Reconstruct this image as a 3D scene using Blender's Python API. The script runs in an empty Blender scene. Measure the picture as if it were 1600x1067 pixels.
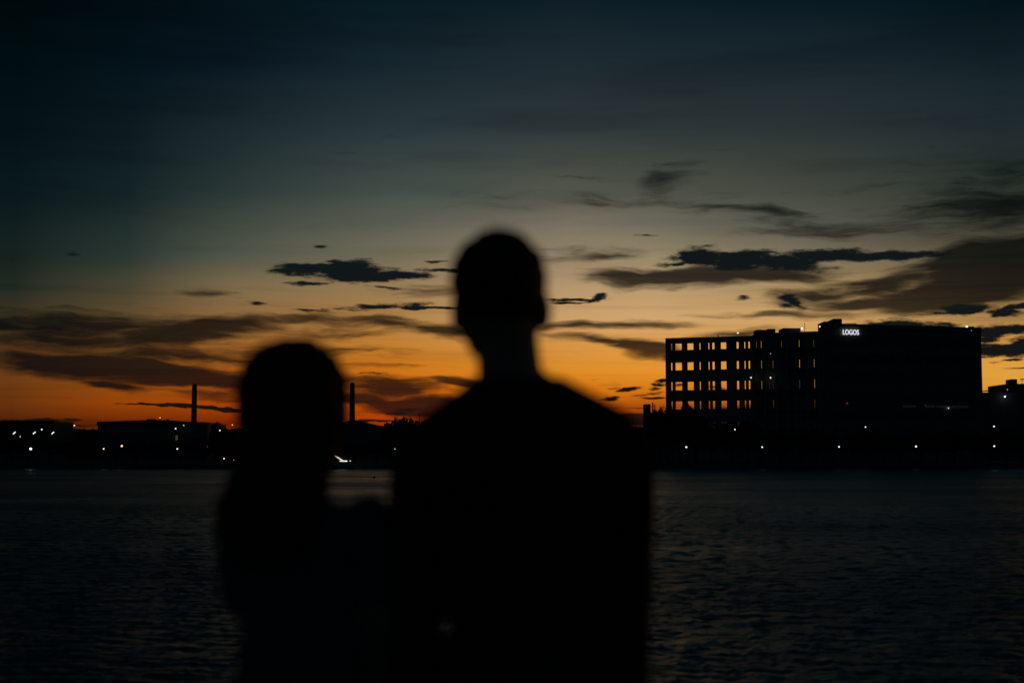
import bpy, bmesh, math, random
import numpy as np
from mathutils import Vector, Matrix
R = math.radians
scene = bpy.context.scene
col = scene.collection

# ------------------------------------------------------------------ camera
F = 2222.2            # focal length in photo pixels (50 mm on a 36 mm sensor, 1600 px wide)
HOR = 710.0           # photo row of the horizon
PITCH = math.atan((HOR - 533.5) / F)
CAMZ = 2.4
cam_d = bpy.data.cameras.new('camera')
cam = bpy.data.objects.new('camera', cam_d); col.objects.link(cam)
cam_d.lens = 50; cam_d.sensor_width = 36; cam_d.sensor_fit = 'HORIZONTAL'
cam_d.clip_start = 0.1; cam_d.clip_end = 6000
cam.location = (0, 0, CAMZ)
cam.rotation_euler = (R(90) + PITCH, 0, 0)
cam_d.dof.use_dof = True
cam_d.dof.focus_distance = 260
cam_d.dof.aperture_fstop = 1.65
scene.camera = cam
scene.view_settings.view_transform = 'Standard'
scene.view_settings.look = 'None'
scene.view_settings.exposure = 0.0
scene.view_settings.gamma = 1.0

def ray(px, py):
    x = px - 800.0; y = 533.5 - py
    d = Vector((x, F * math.cos(PITCH) - y * math.sin(PITCH), F * math.sin(PITCH) + y * math.cos(PITCH)))
    return d
def P(px, py, Y):
    """world point that stands at distance Y in front of the quay, sighted through a photo point"""
    d = ray(px, py); k = Y / d.y
    return Vector((d.x * k, Y, CAMZ + d.z * k))
def Z(px, py, Y): return P(px, py, Y).z
def sky_xy(px, py):
    d = ray(px, py).normalized()
    return math.atan2(d.x, d.y) * F, math.asin(d.z) * F

def lin(c):
    out = []
    for v in c:
        v = max(v, 0) / 255.0
        out.append(v / 12.92 if v <= 0.04045 else ((v + 0.055) / 1.055) ** 2.4)
    return tuple(out) + (1.0,)

# ------------------------------------------------------------------ world: dusk sky
class S:
    """socket with arithmetic"""
    def __init__(s, nt, sock): s.nt, s.k = nt, sock
    def _m(s, op, *a, clamp=False):
        n = s.nt.nodes.new('ShaderNodeMath'); n.operation = op; n.use_clamp = clamp
        for i, v in enumerate((s,) + a):
            if isinstance(v, S): s.nt.links.new(v.k, n.inputs[i])
            else: n.inputs[i].default_value = v
        return S(s.nt, n.outputs[0])
    def __add__(s, o): return s._m('ADD', o)
    def __sub__(s, o): return s._m('SUBTRACT', o)
    def __mul__(s, o): return s._m('MULTIPLY', o)
    def __truediv__(s, o): return s._m('DIVIDE', o)
    def max(s, o): return s._m('MAXIMUM', o)
    def min(s, o): return s._m('MINIMUM', o)
    def clamp(s): return s._m('ADD', 0.0, clamp=True)
def smooth(x, a, b):
    n = x.nt.nodes.new('ShaderNodeMapRange'); n.interpolation_type = 'SMOOTHSTEP'
    x.nt.links.new(x.k, n.inputs[0]); n.inputs[1].default_value = a; n.inputs[2].default_value = b
    return S(x.nt, n.outputs[0])

world = bpy.data.worlds.new('World'); scene.world = world; world.use_nodes = True
world.cycles.sampling_method = 'MANUAL'; world.cycles.sample_map_resolution = 512
nt = world.node_tree; nt.nodes.clear(); L = nt.links.new
out = nt.nodes.new('ShaderNodeOutputWorld'); bg = nt.nodes.new('ShaderNodeBackground'); L(bg.outputs[0], out.inputs[0])
tc = nt.nodes.new('ShaderNodeTexCoord')
sep = nt.nodes.new('ShaderNodeSeparateXYZ'); L(tc.outputs['Generated'], sep.inputs[0])
dx, dy, dz = (S(nt, sep.outputs[i]) for i in range(3))
az = dx._m('ARCTAN2', dy) * F
el = dz._m('ARCSINE') * F
comb = nt.nodes.new('ShaderNodeCombineXYZ'); L(az.k, comb.inputs[0]); L(el.k, comb.inputs[1])
PV = comb.outputs[0]

SKY = {
 20:  [(0,0,9,11),(100,1,14,17),(200,5,19,25),(300,10,26,29),(400,22,34,31),(450,35,42,34),(500,60,52,32),(560,92,56,24),(600,110,60,20),(640,98,46,12),(660,70,30,8),(710,45,18,6)],
 200: [(0,2,14,19),(100,4,20,28),(200,13,27,33),(300,20,36,38),(400,42,55,50),(450,74,70,52),(500,98,76,44),(560,130,80,30),(600,146,76,18),(630,152,66,6),(660,105,38,6),(710,60,20,5)],
 360: [(0,5,20,27),(100,9,24,34),(200,27,40,45),(300,42,55,53),(400,80,85,73),(450,124,106,74),(500,142,102,58),(560,164,98,34),(600,168,80,15),(630,166,68,5),(660,120,38,4),(710,70,24,5)],
 600: [(0,8,26,34),(100,22,38,46),(200,40,54,58),(300,66,77,72),(350,92,94,83),(400,114,109,88),(450,150,122,82),(500,174,126,68),(540,194,126,46),(570,205,118,28),(600,204,104,12),(640,202,80,4),(662,155,50,4),(710,80,26,4)],
 890: [(0,14,30,38),(100,31,43,50),(200,46,56,58),(300,84,86,76),(350,122,114,98),(400,146,129,103),(450,182,150,110),(500,205,158,104),(540,214,148,68),(580,223,141,36),(610,210,114,18),(640,188,82,8),(660,140,50,5),(710,80,28,4)],
 1020:[(0,11,29,37),(100,28,41,48),(200,45,54,55),(300,78,81,71),(350,110,107,93),(400,150,134,104),(450,186,155,113),(500,210,165,108),(550,224,152,64),(580,227,145,44),(610,212,118,22),(635,165,74,9),(660,110,48,6),(710,70,26,4)],
 1260:[(0,8,26,34),(100,27,40,47),(200,42,51,52),(300,68,72,64),(350,88,89,79),(400,124,114,92),(450,172,142,97),(500,206,162,102),(540,222,157,76),(580,225,152,54),(610,216,128,30),(640,160,76,12),(710,70,26,4)],
 1570:[(0,4,20,27),(100,21,35,42),(200,33,44,48),(300,44,52,44),(350,62,62,52),(400,84,78,54),(450,118,96,58),(500,170,128,72),(550,216,152,66),(590,224,160,60),(620,215,140,45),(650,150,74,14),(710,70,26,4)],
}
ELMAX = R(30) * F
prev = None; xs = sorted(SKY)
fac_el = (el / ELMAX).clamp()
for i, px in enumerate(xs):
    rp = nt.nodes.new('ShaderNodeValToRGB'); L(fac_el.k, rp.inputs[0]); cr = rp.color_ramp
    stops = sorted((sky_xy(px, r[0])[1] / ELMAX, lin(r[1:])) for r in SKY[px])
    top = SKY[px][0]
    stops.append((0.97, lin((top[1] * .5 + 6, top[2] * .6 + 14, top[3] * .6 + 18))))
    while len(cr.elements) < len(stops): cr.elements.new(0.5)
    for e, (p, c) in zip(cr.elements, stops): e.position = max(0, min(1, p)); e.color = c
    if prev is None: prev = rp.outputs[0]
    else:
        a0, a1 = sky_xy(xs[i-1], 500)[0], sky_xy(px, 500)[0]; f = ((az - a0) / (a1 - a0)).clamp()
        mx = nt.nodes.new('ShaderNodeMix'); mx.data_type = 'RGBA'
        L(f.k, mx.inputs[0]); L(prev, mx.inputs[6]); L(rp.outputs[0], mx.inputs[7]); prev = mx.outputs[2]

def noise(vec, sx, sy, detail, seed, rough=0.55, rot=0.0):
    m = nt.nodes.new('ShaderNodeMapping'); L(vec, m.inputs[0])
    m.inputs['Location'].default_value = (seed, seed * 1.7, 0)
    m.inputs['Rotation'].default_value = (0, 0, rot)
    m.inputs['Scale'].default_value = (1 / sx, 1 / sy, 1)
    n = nt.nodes.new('ShaderNodeTexNoise'); n.noise_dimensions = '2D'
    L(m.outputs[0], n.inputs['Vector']); n.inputs['Scale'].default_value = 1
    n.inputs['Detail'].default_value = detail; n.inputs['Roughness'].default_value = rough
    return n
def warp(vec, n, ax, ay):
    s = nt.nodes.new('ShaderNodeVectorMath'); s.operation = 'SUBTRACT'; L(n.outputs['Color'], s.inputs[0]); s.inputs[1].default_value = (.5, .5, .5)
    m = nt.nodes.new('ShaderNodeVectorMath'); m.operation = 'MULTIPLY'; L(s.outputs[0], m.inputs[0]); m.inputs[1].default_value = (ax, ay, 0)
    a = nt.nodes.new('ShaderNodeVectorMath'); L(vec, a.inputs[0]); L(m.outputs[0], a.inputs[1])
    return a.outputs[0]
def blobs(vec, lst):
    acc = None
    for b in lst:
        cx, cy, rx, ry, s = b[:5]; tilt = b[5] if len(b) > 5 else 0
        u, v = sky_xy(cx, cy)
        src = vec
        if acc is not None:      # a negligible link to the blob before, so the shader is evaluated one blob at a time
            q_ = nt.nodes.new('ShaderNodeVectorMath'); q_.operation = 'MULTIPLY_ADD'; L(acc.k, q_.inputs[0]); q_.inputs[1].default_value = (1e-6, 0, 0); L(vec, q_.inputs[2]); src = q_.outputs[0]
        m = nt.nodes.new('ShaderNodeMapping'); m.vector_type = 'TEXTURE'; L(src, m.inputs[0])
        m.inputs['Location'].default_value = (u, v, 0); m.inputs['Rotation'].default_value = (0, 0, R(tilt)); m.inputs['Scale'].default_value = (rx, ry, 1)
        ln = nt.nodes.new('ShaderNodeVectorMath'); ln.operation = 'LENGTH'; L(m.outputs[0], ln.inputs[0])
        e = (S(nt, ln.outputs['Value'])._m('MULTIPLY', -s)) + s     # s * (1 - r)
        acc = e if acc is None else acc.max(e)
    return acc

# thin brownish veils of high cloud
w1 = noise(PV, 190, 60, 3, 3.1)
V1 = warp(PV, w1, 90, 34)
soft = blobs(V1, [
 (120,506,340,28,.65,1),(330,510,170,20,1.15,6),(0,506,70,12,1.2),(280,528,190,26,1.15,4),(110,530,220,26,.9),(470,500,130,14,.7),(520,520,120,14,.7),
 (130,570,160,24,2.0,0),(250,582,180,24,1.6,-2),(390,594,160,20,1.7,-3),(300,557,320,18,.9),(450,600,150,22,1.3),(180,603,70,10,1.1,-8),(320,614,100,13,.8,-3),(40,560,60,16,.8),
 (335,460,60,9,.5),(132,402,16,5,.6),(620,508,120,18,1.0,-2),(690,515,80,16,1.3,-2),(560,500,110,12,.6),(530,550,70,8,.6),
 (610,608,130,19,1.5,0),(720,600,80,11,1.3,0),(640,633,160,22,1.7,-1),(560,624,100,18,1.4),(650,458,90,14,.5),(600,573,120,7,.5),
 (1045,284,50,24,.62,14),(930,283,130,7,.25),(1190,330,160,16,.38,-3),(1330,352,170,20,.55,1),(1250,345,90,12,.3),(1010,318,130,10,.12),
 (1560,330,200,60,.6),(1600,270,160,40,.4),(1050,434,200,19,1.7,1),(1160,429,170,19,1.4,0),(950,402,100,15,.7,4),(900,395,70,12,.5),
 (1580,415,180,54,2.2,4),(1500,460,200,30,2.0,3),(1370,472,160,18,1.2,0),(1290,458,120,20,.8,10),(1400,440,120,20,1.1,6),(1250,490,180,9,.7),
 (970,511,140,10,1.2,2),(1000,546,80,18,1.7,-8),(950,538,100,12,1.3,-8),(900,512,80,9,1.0),(1120,440,80,14,1.1),(1060,560,60,9,.8,-6),
 (1150,652,130,19,2.4),(1000,657,90,12,2.2),(1260,660,200,24,1.6),(1128,607,22,5,1.0,-10),(1064,603,12,3.5,1.1),(1150,520,160,7,.5,4),
])
n_soft = noise(V1, 260, 26, 6, 11.3, .6, R(3))
n_fine = noise(V1, 95, 11, 6, 31.3, .62, R(-8))
nf = (S(nt, n_soft.outputs['Fac']) * .62) + (S(nt, n_fine.outputs['Fac']) * .48)
d_soft = smooth(soft.max(-0.30) + ((nf - .53) * 2.0), -0.05, .95)
# a faint general streakiness low in the sky
streak = noise(PV, 520, 17, 5, 77.0, .55, R(1.5))
st = smooth(S(nt, streak.outputs['Fac']), .48, .78) * smooth(el, R(11) * F, R(4) * F) * .22

# dense dark cumulus scraps with ragged edges
w2 = noise(PV, 40, 16, 5, 5.7, .6)
V2 = warp(PV, w2, 30, 8)
hard = blobs(V2, [
 (505,420,88,14,1.1),(560,428,85,18,1.2),(540,416,60,13,1.1),(615,428,75,8,1,-3),(690,423,50,5,.8),(440,424,35,6,.85),(485,443,45,4,.8),(595,449,40,3.2,.7,-3),
 (678,409,26,3,.6),(500,386,14,2.5,.5),(605,406,0.1,0.1,.5),(600,478,85,5,.7,3),(670,481,75,3.4,.9),(400,473,20,3,.7,-4),(480,484,45,3,.65,-2),(540,484,50,2.5,.5),
 (1095,402,52,19,1.2),(1160,404,80,17,1.2),(1150,412,60,14,1.1),(1230,410,70,16,1.15,-8),(1285,399,90,12,1.15),(1380,400,95,10,1.1),(1440,398,50,8,1),(1055,413,34,6,.8,6),
 (1240,470,24,13,.85,-30),(1225,478,16,6,.6),(1166,467,14,5,.6),(898,468,55,4,.95),(932,466,20,7,.9,25),(890,474,35,3,.8),
 (1510,484,55,11,1.15,3),(1565,488,38,9,1.05,-4),(1590,480,40,6,.9,6),(1400,512,75,17,1.2,-2),(1450,516,60,12,1),(1500,522,0.1,.1,.5),(1590,513,70,9,1.1),(1550,519,70,9,1.15,2),(1560,548,60,14,1.3),(1610,540,40,18,1.3),(1545,532,20,7,1),
 (982,607,26,4,.95,8),(955,622,20,4,.95,5),(1036,594,15,4,.95,12),(1032,601,16,4,.95,3),(1026,606,14,3,.5,10),(1010,617,26,3,.5,8),(1020,623,24,2.6,.9),(1000,637,40,2.4,.5),(930,594,16,2,.5),(962,606,16,3,.4),
 (230,631.5,52,2.3,1.1,-1),(290,634.5,65,4.2,1.2,-2.5),(350,640,50,4.6,1.3,-3),(390,641,40,3.4,1,0),(70,657,72,4.2,1.0,1),(110,665,60,2.4,.8),(30,661,60,4,.9),
 (617,646,22,2.4,.8),(590,657,40,3,.9),(640,640,26,2,.5),(590,583,30,1.6,.4),(880,520,0.1,.1,.1),
 (1008,368,22,2,.4),(1580,563,30,2.6,.9,4),(1588,575,30,1.8,.6),
])
n_hard = noise(PV, 62, 13, 7, 21.9, .62, R(-3))
n_rag = noise(PV, 24, 5, 6, 51.9, .65, R(-6))
d_hard = smooth((hard * 1.15) + ((S(nt, n_hard.outputs['Fac']) - .5) * 1.45) + ((S(nt, n_rag.outputs['Fac']) - .5) * .95), -.02, .58)

def mix(a, b, f, mode='MIX'):
    m = nt.nodes.new('ShaderNodeMix'); m.data_type = 'RGBA'; m.blend_type = mode
    L(f.k, m.inputs[0])
    for s, v in ((6, a), (7, b)):
        if isinstance(v, tuple): m.inputs[s].default_value = v
        else: L(v, m.inputs[s])
    return m.outputs[2]
veil = noise(PV, 620, 60, 5, 141.0, .6, R(-7))
base = mix(prev, (.68, .66, .68, 1), smooth(S(nt, veil.outputs['Fac']), .42, .72) * smooth(el, R(5) * F, R(11) * F) * .6, 'MULTIPLY')
c = mix(base, (.11, .105, .11, 1), (d_soft + st)._m('MULTIPLY', .97, clamp=True), 'MULTIPLY')
c = mix(c, lin((16, 24, 25)), d_soft * .42)
hardcol = mix(lin((24, 18, 13)), lin((17, 23, 24)), smooth(el, R(1.5) * F, R(6.5) * F))
c = mix(c, hardcol, d_hard)
# the sky opposite the sunset is dark blue
east = smooth(dy, 0.45, -0.2)
c = mix(c, lin((7, 19, 25)), east)
below = smooth(dz, -0.002, -0.03)
c = mix(c, lin((2, 5, 7)), below)
L(c, bg.inputs[0]); bg.inputs[1].default_value = 1.0

# ------------------------------------------------------------------ materials
def mat(name, rgb, rough=.8, vary=.25, scale=3.0, metal=0.0, spec=.3, bump=0.0):
    m = bpy.data.materials.new(name); m.use_nodes = True; n = m.node_tree.nodes; l = m.node_tree.links.new
    b = n['Principled BSDF']; b.inputs['Roughness'].default_value = rough; b.inputs['Metallic'].default_value = metal
    b.inputs['Specular IOR Level'].default_value = spec
    t = n.new('ShaderNodeTexCoord'); no = n.new('ShaderNodeTexNoise'); l(t.outputs['Object'], no.inputs['Vector'])
    no.inputs['Scale'].default_value = scale; no.inputs['Detail'].default_value = 5
    r = n.new('ShaderNodeValToRGB'); l(no.outputs['Fac'], r.inputs[0])
    r.color_ramp.elements[0].position = .3; r.color_ramp.elements[1].position = .7
    r.color_ramp.elements[0].color = tuple(v * (1 - vary) for v in rgb) + (1,)
    r.color_ramp.elements[1].color = tuple(min(1, v * (1 + vary)) for v in rgb) + (1,)
    l(r.outputs[0], b.inputs['Base Color'])
    if bump:
        bp = n.new('ShaderNodeBump'); bp.inputs['Strength'].default_value = bump; l(no.outputs['Fac'], bp.inputs['Height']); l(bp.outputs[0], b.inputs['Normal'])
    return m
def glow(name, rgb, s):
    m = bpy.data.materials.new(name); m.use_nodes = True; b = m.node_tree.nodes['Principled BSDF']
    b.inputs['Base Color'].default_value = (.8, .8, .8, 1)
    b.inputs['Emission Color'].default_value = rgb + (1,); b.inputs['Emission Strength'].default_value = s
    return m
M = dict(
 concrete=mat('concrete', (.27, .27, .25), .9, .25, .6), wall=mat('painted_wall', (.20, .21, .21), .85, .2, .4),
 roof=mat('roof_metal', (.12, .13, .13), .6, .3, .5), brick=mat('brick', (.22, .13, .10), .9, .3, 1.5),
 glass=mat('dark_glass', (.15, .16, .165), .8, .1, 1, 0, .1), frame=mat('dark_frame', (.05, .05, .05), .6),
 steel=mat('steel', (.10, .11, .11), .5, .2, 4, .6), ground=mat('far_ground', (.06, .06, .05), .95, .4, .05),
 stone=mat('embankment_stone', (.17, .16, .15), .9, .35, .8), paving=mat('quay_paving', (.2, .2, .19), .85, .3, 2, bump=.2),
 leaf=mat('foliage', (.045, .07, .03), .8, .5, .8, spec=.1), leaf2=mat('foliage_dark', (.035, .055, .03), .8, .5, .8, spec=.1), bark=mat('bark', (.08, .06, .045), .95, .4, 3),
 skin=mat('skin', (.42, .27, .19), .6, .08, 6), hair=mat('hair', (.012, .010, .009), .6, .3, 40, spec=.2), hair2=mat('long_hair', (.014, .011, .009), .6, .3, 40, spec=.2),
 shirt=mat('black_shirt', (.018, .02, .024), .95, .15, 20, spec=.1), trousers=mat('trousers', (.03, .035, .045), .9, .15, 20, spec=.1),
 dress=mat('pale_dress', (.13, .135, .135), .95, .06, 12, spec=.1), shoe=mat('shoe_leather', (.03, .025, .02), .5), eye=mat('eye', (.6, .6, .6), .3, .02),
 white=mat('white_paint', (.7, .7, .7), .5, .06), redhull=mat('hull_paint', (.10, .12, .14), .5),
 lampw=glow('lamp_glass_white', (1, .86, .78), 1.5), lampw2=glow('lamp_glass_dim', (1, .92, .82), .9), lampo=glow('lamp_glass_orange', (1, .50, .16), 2.6),
 lampc=glow('lamp_glass_cool', (.85, .93, 1), 3.5), sign=glow('sign_face', (.95, .92, 1), .85), red=glow('lamp_glass_red', (.5, .08, .02), .35),
 tube=glow('tube_light', (1, .9, .7), 1.6), dimwin=glow('dim_window', (.30, .36, .22), .006), dimy=glow('dim_yellow', (.7, .6, .3), .12),
)

# ------------------------------------------------------------------ mesh helpers
def tag(o, label=None, cat=None, group=None, kind=None):
    for k, v in (('label', label), ('category', cat), ('group', group), ('kind', kind)):
        if v: o[k] = v
    return o
def empty(name, loc, label, cat, group=None, rz=0):
    o = bpy.data.objects.new(name, None); col.objects.link(o); o.location = loc; o.rotation_euler = (0, 0, rz); o.empty_display_size = .3
    return tag(o, label, cat, group)
def link(name, me, m, parent=None, smooth_=False):
    o = bpy.data.objects.new(name, me); col.objects.link(o)
    if m is not None: me.materials.append(m)
    if smooth_:
        me.polygons.foreach_set('use_smooth', [True] * len(me.polygons))
    if parent is not None:
        o.parent = parent
        me.transform(Matrix.Translation(-parent.location)); me.update()
    return o
class MB:
    def __init__(s): s.v = []; s.f = []
    def add(s, vs, fs):
        k = len(s.v); s.v += [tuple(v) for v in vs]; s.f += [tuple(i + k for i in f) for f in fs]; return s
    def box(s, x0, x1, y0, y1, z0, z1):
        return s.add([(x0,y0,z0),(x1,y0,z0),(x1,y1,z0),(x0,y1,z0),(x0,y0,z1),(x1,y0,z1),(x1,y1,z1),(x0,y1,z1)],
                     [(0,3,2,1),(4,5,6,7),(0,1,5,4),(1,2,6,5),(2,3,7,6),(3,0,4,7)])
    def prism(s, pts, z0, z1):
        """plan outline pts, counter-clockwise; z0, z1 numbers or one per point"""
        n = len(pts); a = z0 if isinstance(z0, (list, tuple)) else [z0]*n; b = z1 if isinstance(z1, (list, tuple)) else [z1]*n
        vs = [(p[0], p[1], a[i]) for i, p in enumerate(pts)] + [(p[0], p[1], b[i]) for i, p in enumerate(pts)]
        fs = [tuple(range(n))[::-1], tuple(range(n, 2*n))] + [(i, (i+1) % n, n + (i+1) % n, n + i) for i in range(n)]
        return s.add(vs, fs)
    def tube(s, pts, rs, n=8, cap=True):
        pts = [Vector(p) for p in pts]
        if not isinstance(rs, (list, tuple)): rs = [rs] * len(pts)
        k = len(s.v)
        for i, p in enumerate(pts):
            t = (pts[min(i+1, len(pts)-1)] - pts[max(i-1, 0)]).normalized()
            a = t.orthogonal().normalized() if i == 0 else (a - t * a.dot(t)).normalized()
            b = t.cross(a)
            for j in range(n):
                w = 2 * math.pi * j / n
                s.v.append(tuple(p + (a * math.cos(w) + b * math.sin(w)) * rs[i]))
        for i in range(len(pts) - 1):
            for j in range(n):
                s.f.append((k+i*n+j, k+i*n+(j+1) % n, k+(i+1)*n+(j+1) % n, k+(i+1)*n+j))
        if cap:
            s.f.append(tuple(k + j for j in range(n))[::-1]); s.f.append(tuple(k + (len(pts)-1)*n + j for j in range(n)))
        return s
    def ell(s, c, r, nu=16, nv=10):
        k = len(s.v); r = r if isinstance(r, (tuple, list)) else (r, r, r)
        s.v.append((c[0], c[1], c[2] - r[2]))
        for i in range(1, nv):
            th = -math.pi/2 + math.pi * i / nv
            for j in range(nu):
                w = 2*math.pi*j/nu
                s.v.append((c[0]+r[0]*math.cos(th)*math.cos(w), c[1]+r[1]*math.cos(th)*math.sin(w), c[2]+r[2]*math.sin(th)))
        s.v.append((c[0], c[1], c[2] + r[2])); top = len(s.v) - 1
        for j in range(nu):
            s.f.append((k, k+1+(j+1) % nu, k+1+j)); s.f.append((top, top-nu+j, top-nu+(j+1) % nu))
        for i in range(nv-2):
            for j in range(nu):
                a = k+1+i*nu; s.f.append((a+j, a+(j+1) % nu, a+nu+(j+1) % nu, a+nu+j))
        return s
    def mesh(s, name):
        me = bpy.data.meshes.new(name); me.from_pydata(s.v, [], s.f); me.update(); return me
    def build(s, name, m, parent=None, smooth_=False):
        return link(name, s.mesh(name), m, parent, smooth_)
def copy_tree(o, parent=None):
    c_ = o.copy(); col.objects.link(c_)
    if parent is not None: c_.parent = parent
    for ch in list(o.children): copy_tree(ch, c_)
    return c_

# ------------------------------------------------------------------ setting
SHORE = 240.0; BANKZ = 0.9
rng = np.random.default_rng(7)
# water: one displaced sheet, finer towards the near quay
nr, nc = 900, 1050
Yr = np.exp(np.linspace(math.log(4.5 + 6), math.log(SHORE + .3 + 6), nr)) - 6
tt = np.tan(np.linspace(-R(58), R(58), nc))
tt = np.linspace(-1.15, 1.15, nc); tt = np.sign(tt) * (np.abs(tt) * .62 + .38 * np.abs(tt) ** 3)
YY = np.repeat(Yr[:, None], nc, 1); XX = tt[None, :] * (YY + 22)
ZZ = np.zeros_like(XX)
for k in range(64):
    lam = .12 * (10 ** (rng.random() ** 1.35)); th = R(-82) + rng.normal(0, .62)
    kx, ky = math.cos(th) * 2*math.pi/lam, math.sin(th) * 2*math.pi/lam
    slope = .060 * (1 if lam < .5 else .38)
    amp = slope * lam / (2*math.pi)
    w = np.clip(1.7 - (YY * .0036) / lam * 1.3, 0, 1)
    ph = kx*XX + ky*YY + rng.random()*6.28
    # groups of waves: each train comes and goes
    gx, gy = rng.normal(0, .09, 2)
    env = .65 + .6 * np.sin(gx*XX + gy*YY*1.4 + rng.random()*6.28)
    ZZ += amp * w * env * (np.sin(ph) + .18*np.sin(2*ph + .4))
ZZ *= np.clip((SHORE - YY) / 2, 0.2, 1)
vs = np.stack([XX, YY, ZZ], -1).reshape(-1, 3)
ii = np.arange(nr*nc).reshape(nr, nc)
q = np.stack([ii[:-1, :-1], ii[:-1, 1:], ii[1:, 1:], ii[1:, :-1]], -1).reshape(-1, 4)
me = bpy.data.meshes.new('water'); me.vertices.add(len(vs)); me.vertices.foreach_set('co', vs.ravel())
me.loops.add(q.size); me.loops.foreach_set('vertex_index', q.ravel().astype(np.int32))
me.polygons.add(len(q)); me.polygons.foreach_set('loop_start', np.arange(0, q.size, 4, dtype=np.int32)); me.polygons.foreach_set('loop_total', np.full(len(q), 4, dtype=np.int32))
me.update(calc_edges=True)
wm = bpy.data.materials.new('water'); wm.use_nodes = True; n_ = wm.node_tree.nodes; l_ = wm.node_tree.links.new
b_ = n_['Principled BSDF']; b_.inputs['Base Color'].default_value = (.004, .010, .011, 1); b_.inputs['Roughness'].default_value = .34; b_.inputs['IOR'].default_value = 1.33; b_.inputs['Specular IOR Level'].default_value = .36
t_ = n_.new('ShaderNodeTexCoord'); mp = n_.new('ShaderNodeMapping'); l_(t_.outputs['Object'], mp.inputs[0]); mp.inputs['Scale'].default_value = (1.0, 1.9, 1)
no_ = n_.new('ShaderNodeTexNoise'); l_(mp.outputs[0], no_.inputs['Vector']); no_.inputs['Scale'].default_value = 2.6; no_.inputs['Detail'].default_value = 6; no_.inputs['Roughness'].default_value = .6
bp_ = n_.new('ShaderNodeBump'); bp_.inputs['Strength'].default_value = 1.0; bp_.inputs['Distance'].default_value = .03
l_(no_.outputs['Fac'], bp_.inputs['Height'])
mp2 = n_.new('ShaderNodeMapping'); l_(t_.outputs['Object'], mp2.inputs[0]); mp2.inputs['Scale'].default_value = (.22, .55, 1)
no2 = n_.new('ShaderNodeTexNoise'); l_(mp2.outputs[0], no2.inputs['Vector']); no2.inputs['Scale'].default_value = 1; no2.inputs['Detail'].default_value = 4; no2.inputs['Roughness'].default_value = .65
bp2 = n_.new('ShaderNodeBump'); bp2.inputs['Distance'].default_value = .22; l_(no2.outputs['Fac'], bp2.inputs['Height']); l_(bp_.outputs[0], bp2.inputs['Normal']); l_(bp2.outputs[0], b_.inputs['Normal'])
b_.inputs['Specular Tint'].default_value = (.54, .90, 1, 1); b_.inputs['Base Color'].default_value = (.022, .08, .092, 1)
mp3 = n_.new('ShaderNodeMapping'); l_(t_.outputs['Object'], mp3.inputs[0]); mp3.inputs['Scale'].default_value = (.03, .06, 1)
no3 = n_.new('ShaderNodeTexNoise'); l_(mp3.outputs[0], no3.inputs['Vector']); no3.inputs['Scale'].default_value = 1; no3.inputs['Detail'].default_value = 5; no3.inputs['Roughness'].default_value = .6
mr3 = n_.new('ShaderNodeMapRange'); l_(no3.outputs['Fac'], mr3.inputs[0]); mr3.inputs[1].default_value = .36; mr3.inputs[2].default_value = .62; mr3.inputs[3].default_value = .27; mr3.inputs[4].default_value = .42
l_(mr3.outputs[0], b_.inputs['Roughness'])
o = link('water', me, wm, None, True); tag(o, kind='structure')

o = MB().box(-400, 400, SHORE, 3500, -.5, BANKZ).build('ground', M['ground']); tag(o, kind='structure')
o = MB().box(-400, 400, SHORE - .35, SHORE - .02, -.5, BANKZ + .12).build('embankment', M['stone']); tag(o, kind='structure')
o = MB().box(-30, 30, -25, 4.2, .4, 1.05).build('quay', M['paving']); tag(o, kind='structure')
o = MB().box(-30, 30, 4.2, 4.5, -.5, 1.12).build('quay_kerb', M['stone']); tag(o, kind='structure')

# ------------------------------------------------------------------ trees
def leaf_crown(seed, rx, ry, rz, n, leaf):
    r = random.Random(seed); vs = []; fs = []
    cl = []
    for i in range(16):
        a = r.uniform(0, 6.28); u = r.uniform(-.75, 1); k = r.uniform(.35, .82) * math.sqrt(1 - min(.95, u*u*.8))
        cl.append((math.cos(a)*k*rx, math.sin(a)*k*ry, u*.72*rz, r.uniform(.22, .45)))
    for i in range(n):
        cx, cy, cz, cr = r.choice(cl)
        d = Vector((r.gauss(0, 1), r.gauss(0, 1), r.gauss(0, 1))).normalized() * (r.random() ** .4) * cr * 1.25
        p = Vector((cx + d.x*rx, cy + d.y*ry, cz + d.z*rz*.8))
        ax = Vector((r.gauss(0, 1), r.gauss(0, 1), r.gauss(0, .6))).normalized(); bx = ax.orthogonal().normalized()
        bx = (Matrix.Rotation(r.uniform(0, 6.28), 3, ax) @ bx); l = leaf * r.uniform(.5, 1.3); w = l * r.uniform(.35, .6)
        cx_ = ax.cross(bx); k = len(vs)
        vs += [p - bx*l, p + cx_*w, p + bx*l, p - cx_*w]; fs.append((k, k+1, k+2, k+3))
    me = bpy.data.meshes.new('crown'); me.from_pydata([tuple(v) for v in vs], [], fs); me.update(); return me
def limb_mesh(seed, h, rx):
    r = random.Random(seed); mb = MB()
    mb.tube([(0,0,0), (.1,0,h*.35), (-.05,.1,h*.7), (.1,0,h*1.05)], [h*.035+.06, h*.03+.03, h*.02+.02, .04], 8)
    for i in range(7):
        a = i*0.9 + r.random(); z0 = h*r.uniform(.4, .75); e = rx*r.uniform(.5, .85)
        mb.tube([(0,0,z0), (math.cos(a)*e*.5, math.sin(a)*e*.5, z0 + h*.16), (math.cos(a)*e, math.sin(a)*e, z0 + h*r.uniform(.2, .42))], [.1, .06, .03], 6)
    return mb.mesh('trunk')
PROTO = []
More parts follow.
